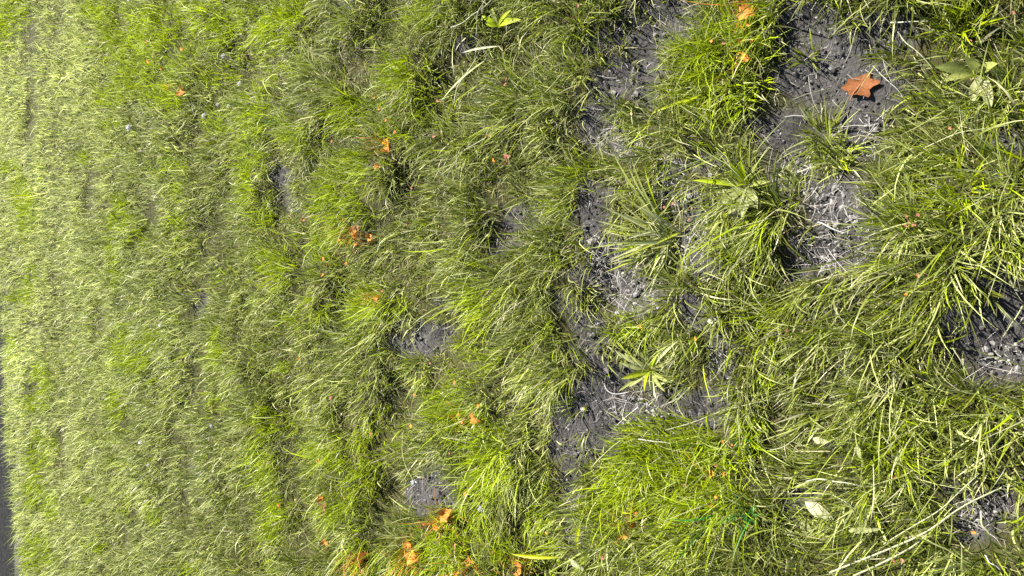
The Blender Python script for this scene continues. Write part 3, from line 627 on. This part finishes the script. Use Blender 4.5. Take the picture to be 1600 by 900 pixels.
# small white flower heads on thin stems
rg = np.random.default_rng(77)
V, T = [], []
for k in range(46):
    u = rg.normal(0, 1, 3); u[2] = abs(u[2]) + .1; u /= np.linalg.norm(u)
    s_ = np.cross(u, (0.3, .9, .1)); s_ /= np.linalg.norm(s_)
    b = len(V); c0 = u * .0025; c1 = u * rg.uniform(.0055, .0075)
    V += [c0, c0 * .5 + c1 * .5 + s_ * .0011, c1, c0 * .5 + c1 * .5 - s_ * .0011]; T += [(b, b + 1, b + 2), (b, b + 2, b + 3)]
head = mesh_np('flower_head', np.array(V), None, np.array(T), np.tile(np.array((.6, .59, .61)), (len(V), 1)), M_STRAW, False)
for i, (px, py, d, lab) in enumerate(((203, 200, 11, 'small white flower head standing over the far grass at upper left'), (350, 88, 9, 'small white flower head in the bright grass near the top left'), (375, 131, 9, 'small white flower head between bright blades, right of the other left ones'), (319, 181, 9, 'small white flower head above a dark hollow at upper left'), (340, 163, 6, 'tiny white flower head, upper one of a close pair'), (357, 166, 6, 'tiny white flower head, right one of a close pair'), (752, 795, 13, 'white flower head beside the wide orange leaf, largest one'), (648, 754, 11, 'creamy flower head over the lower soil gap on a long stem'), (220, 691, 8, 'tiny white flower head in the far grass at lower left'), (232, 727, 6, 'tiny white flower head below another in the far lower left'), (331, 666, 6, 'tiny white flower head near a pale straw at lower left'), (250, 508, 6, 'tiny white flower head in the far grass, middle of the left side'))):
    z = .06 if i != 7 else .05
    tp = spot(px, py, z); rt = spot(px + 14, py - 4, 0) if i != 7 else spot(629, 676, 0)
    f = tag(empty('white_flower', rt), lab, 'flower', 'small white flowers in the grass')
    h = link('flower_head', head, f, tp - rt); sc_ = d / px_scale(px, py, z) / .0125; h.scale = (sc_,) * 3; h.rotation_euler = (.2, .3, i)
    mid = (tp - rt) * .55 + Vector((.004, .006, .012 if i != 7 else .02))
    tube('stem', [Vector(), mid, tp - rt], .0010, .0007, (.32, .33, .14), M_BROAD, f, 5)

# stalks and straws that can be told apart
STK = [('dry_stalk', [(1296, 895), (1380, 862), (1450, 832), (1500, 792), (1565, 762)], 7, (.44, .45, .25), .05, 'thick pale stalk arching through the bottom right corner'), ('dry_stalk', [(1335, 900), (1415, 862), (1448, 836)], 7, (.42, .43, .24), .045, 'shorter thick pale stalk under the long arching one'),
 ('dry_stalk', [(1380, 850), (1470, 800), (1530, 740)], 5, (.40, .42, .21), .05, 'green-grey stalk running just above the thick arching one'), ('dry_straw', [(1230, 274), (1252, 264), (1276, 260)], 4.5, (.62, .60, .50), .012, 'thick pale straw on the soil below the brown leaf'),
 ('dry_straw', [(1276, 347), (1296, 356), (1318, 364)], 4.5, (.62, .60, .55), .012, 'whitish straw on soil beside the scattered pale litter'), ('dry_straw', [(1262, 118), (1268, 150), (1280, 176)], 2.2, (.42, .41, .36), .008, 'thin grey straw on the soil left of the brown leaf'),
 ('dry_straw', [(1338, 48), (1330, 74), (1321, 97)], 2.2, (.42, .41, .36), .01, 'thin straw on the soil above the brown leaf'), ('dry_straw', [(1366, 104), (1393, 129), (1412, 154)], 2.6, (.50, .49, .42), .02, 'thin straw right of the brown leaf, lower of a crossing pair'), ('dry_straw', [(1379, 92), (1385, 110), (1394, 131)], 2.0, (.46, .45, .4), .02, 'short thin straw right of the brown leaf, upper of a crossing pair'),
 ('dry_straw', [(1390, 37), (1420, 33), (1450, 33)], 4.5, (.56, .56, .40), .03, 'pale straw at the top right end of the bare soil'), ('dry_straw', [(944, 599), (948, 611), (962, 617), (984, 612)], 3, (.62, .60, .58), .012, 'curled white straw on soil left of the rosette'),
 ('dry_straw', [(996, 635), (980, 650), (960, 668)], 3.2, (.60, .58, .54), .012, 'straight whitish straw on the soil under the rosette'), ('grass_stalk', [(1040, 672), (1085, 660), (1125, 642), (1205, 624)], 3, (.40, .41, .22), .03, 'long thin stem lying above the large bright clump'),
 ('grass_stalk', [(704, 44), (738, 22), (768, 0)], 4, (.50, .50, .34), .06, 'pale stem rising to the top edge left of the upright weed'), ('grass_stalk', [(742, 55), (748, 20), (760, -6)], 3.5, (.44, .45, .25), .06, 'pale stem crossing another at the top edge'), ('grass_stalk', [(708, 158), (726, 120), (752, 76)], 4, (.46, .47, .30), .05, 'pale stem slanting down from beside the upright weed'),
 ('dry_straw', [(996, 685), (1022, 690), (1052, 694)], 3, (.54, .54, .42), .03, 'straight pale straw at the upper rim of the large bright clump'), ('dry_stalk', [(1531, 798), (1535, 820), (1546, 834)], 7, (.48, .50, .28), .03, 'short thick stalk beside the soil gap at lower right'), ('dry_stalk', [(1536, 866), (1548, 878), (1562, 890)], 5, (.60, .60, .56), .04, 'whitish short stalk in the bottom right corner'),
 ('dry_straw', [(1258, 750), (1300, 752), (1346, 760)], 4.5, (.50, .51, .33), .04, 'pale bent straw above the oval dead leaf'), ('grass_stalk', [(1302, 772), (1325, 786), (1348, 808)], 3.5, (.44, .45, .26), .04, 'pale stem right of the oval dead leaf'), ('grass_stalk', [(1202, 705), (1238, 690), (1262, 668)], 3, (.44, .45, .26), .04, 'pale stem left of the dark gap at lower right'),
 ('dry_straw', [(760, 215), (720, 240), (690, 290)], 2.6, (.46, .47, .28), .05, 'fine straw slanting through the grass left of the tussock'), ('grass_stalk', [(880, 112), (845, 150), (820, 205)], 2.4, (.42, .44, .22), .05, 'fine stem in the dark grass left of the soil strip'), ('dry_straw', [(1450, 230), (1500, 205), (1580, 195)], 3.2, (.42, .44, .22), .05, 'long straw in the combed grass at the right edge'),
 ('grass_stalk', [(1405, 52), (1430, 76), (1456, 106)], 4, (.44, .46, .26), .05, 'flat pale stem beside the bare soil at upper right'), ('grass_stalk', [(1485, 545), (1500, 560), (1520, 600)], 3.5, (.42, .44, .22), .03, 'stem hanging over the bare soil at the right edge'), ('grass_stalk', [(1600, 478), (1580, 510), (1566, 528)], 4.5, (.42, .44, .20), .04, 'stem leaning over the bare soil from the right edge')]
for nm, pts, wpx, col, z, lab in STK:
    rg = np.random.default_rng(int(pts[0][0]))
    if len(pts) <= 3:                                   # straws are never quite straight
        fine = []
        for (ax, ay), (bx, by) in zip(pts[:-1], pts[1:]):
            fine += [(ax + (bx - ax) * f + rg.normal(0, 1.6), ay + (by - ay) * f + rg.normal(0, 1.6)) for f in (0, .5)]
        pts = fine + [pts[-1]]
    wpx *= .5 if nm.endswith('stalk') else .62; col = tuple(np.array(col) * .5)
    P = [spot(px, py, z * (.75 + .25 * math.sin(math.pi * (i + .5) / len(pts)))) for i, (px, py) in enumerate(pts)]
    r0 = wpx * .5 / px_scale(*pts[0], z)
    o = tube(nm, [p - P[0] for p in P], r0, r0 * .55, col, M_STRAW, None, 6, P[0])
    tag(o, lab, 'straw' if nm == 'dry_straw' else 'stalk' if nm.endswith('stalk') else 'stem')

# tufts that stand out on their own
def tuft(px, py, n, r_px, L, w, mixc, lean, label, spread=1.0, nseg=4, comb=None):
    s_ = px_scale(px, py); root = spot(px, py, 0); rg = np.random.default_rng(int(px * 7 + py))
    ang = rg.uniform(0, 2 * math.pi, n); rr = r_px / s_ * np.sqrt(rg.random(n))
    x, y = root.x + rr * np.cos(ang), root.y + rr * np.sin(ang)
    vx, vy = np.cos(ang) * spread + rg.normal(0, .4, n), np.sin(ang) * spread + rg.normal(0, .4, n)
    if comb: a = img_az(*comb); vx += math.cos(a); vy += math.sin(a)
    cols = np.array([mixc[k] for k in rg.integers(0, len(mixc), n)]) * rg.normal(1, .15, (n, 1)).clip(.6, 1.4)
    p0 = (lean * rg.random(n) * np.hypot(vx, vy)).clip(0, 1.2); p1 = (p0 + rg.uniform(.2, 1.1, n)).clip(0, 1.9)
    V, q, t, c = blade_arrays(np.stack([x, y, hz(x, y) - .005], 1), np.arctan2(vy, vx), L * rg.lognormal(0, .3, n).clip(.4, 1.8), w * rg.lognormal(0, .25, n), p0, p1, rg.normal(0, .7, n), cols, nseg, None, None, True, rg.normal(0, .4, n))
    o = link('grass_tuft', mesh_np('grass_tuft', V - np.array(root), q, t, c, M_GRASS), None, root)
    return tag(o, label, 'grass tuft', 'grass tufts that stand out from the lawn')
tuft(1285, 215, 110, 26, .055, .0021, [DEEP, OLIVE, OLIVE, PALE], .7, 'dark green tuft on the bare soil just below the brown leaf')
tuft(1262, 92, 34, 12, .040, .0018, [DEEP, OLIVE, VIV], .6, 'tiny tuft on the bare soil left of the brown leaf')
tuft(1325, 28, 40, 16, .045, .0018, [DEEP, OLIVE], .6, 'small tuft in the bare soil at the top edge')
tuft(960, 172, 70, 18, .042, .0018, [OLIVE, DEEP, PALE], .7, 'small wispy tuft in the middle of the dark soil strip')
tuft(1155, 372, 110, 16, .050, .0024, [PALE, OLIVE, VIV], .8, 'pale tuft below the lance-leaved weed', comb=(-1, .1))
tuft(1300, 245, 60, 22, .055, .0022, [OLIVE, VIV, PALE], .7, 'yellow-green tuft between the soil patches below the dark one')
tuft(1130, 120, 620, 70, .050, .0022, [VIV, VIV, VIV, OLIVE, PALE], .5, 'broad bright yellow-green clump at the top, right of the soil strip')
tuft(1060, 755, 900, 105, .058, .0023, [VIV, VIV, VIV, OLIVE, PALE], .5, 'large bright yellow-green clump at the bottom centre right', comb=(-1, .12))
tuft(1395, 705, 260, 38, .060, .0018, [OLIVE, VIV, VIV, DEEP], .6, 'dense fine tuft with a yellow-green heart at the lower right')
tuft(1422, 352, 150, 22, .060, .0021, [PALE, OLIVE, PALE], .9, 'pale tuft fanning out to all sides at the right')
tuft(1505, 300, 60, 20, .050, .0028, [VIV, VIV, (.22, .27, .003)], .8, 'bright tuft with wide yellow blades near the right edge')
tuft(1512, 40, 60, 20, .055, .0028, [VIV, (.22, .27, .003)], .6, 'bright yellow-green tuft at the upper right edge')
tuft(1000, 512, 110, 24, .045, .0020, [VIV, OLIVE, PALE], .7, 'yellow-green tuft just above the rosette')
tuft(885, 300, 160, 34, .062, .0021, [OLIVE, PALE, DEEP], .7, 'dense tuft of fine blades left of the spiky tussock', comb=(-1, .1))
tuft(655, 575, 130, 26, .055, .0021, [PALE, OLIVE, VIV], .8, 'pale tuft hanging under the small soil gap left of centre')
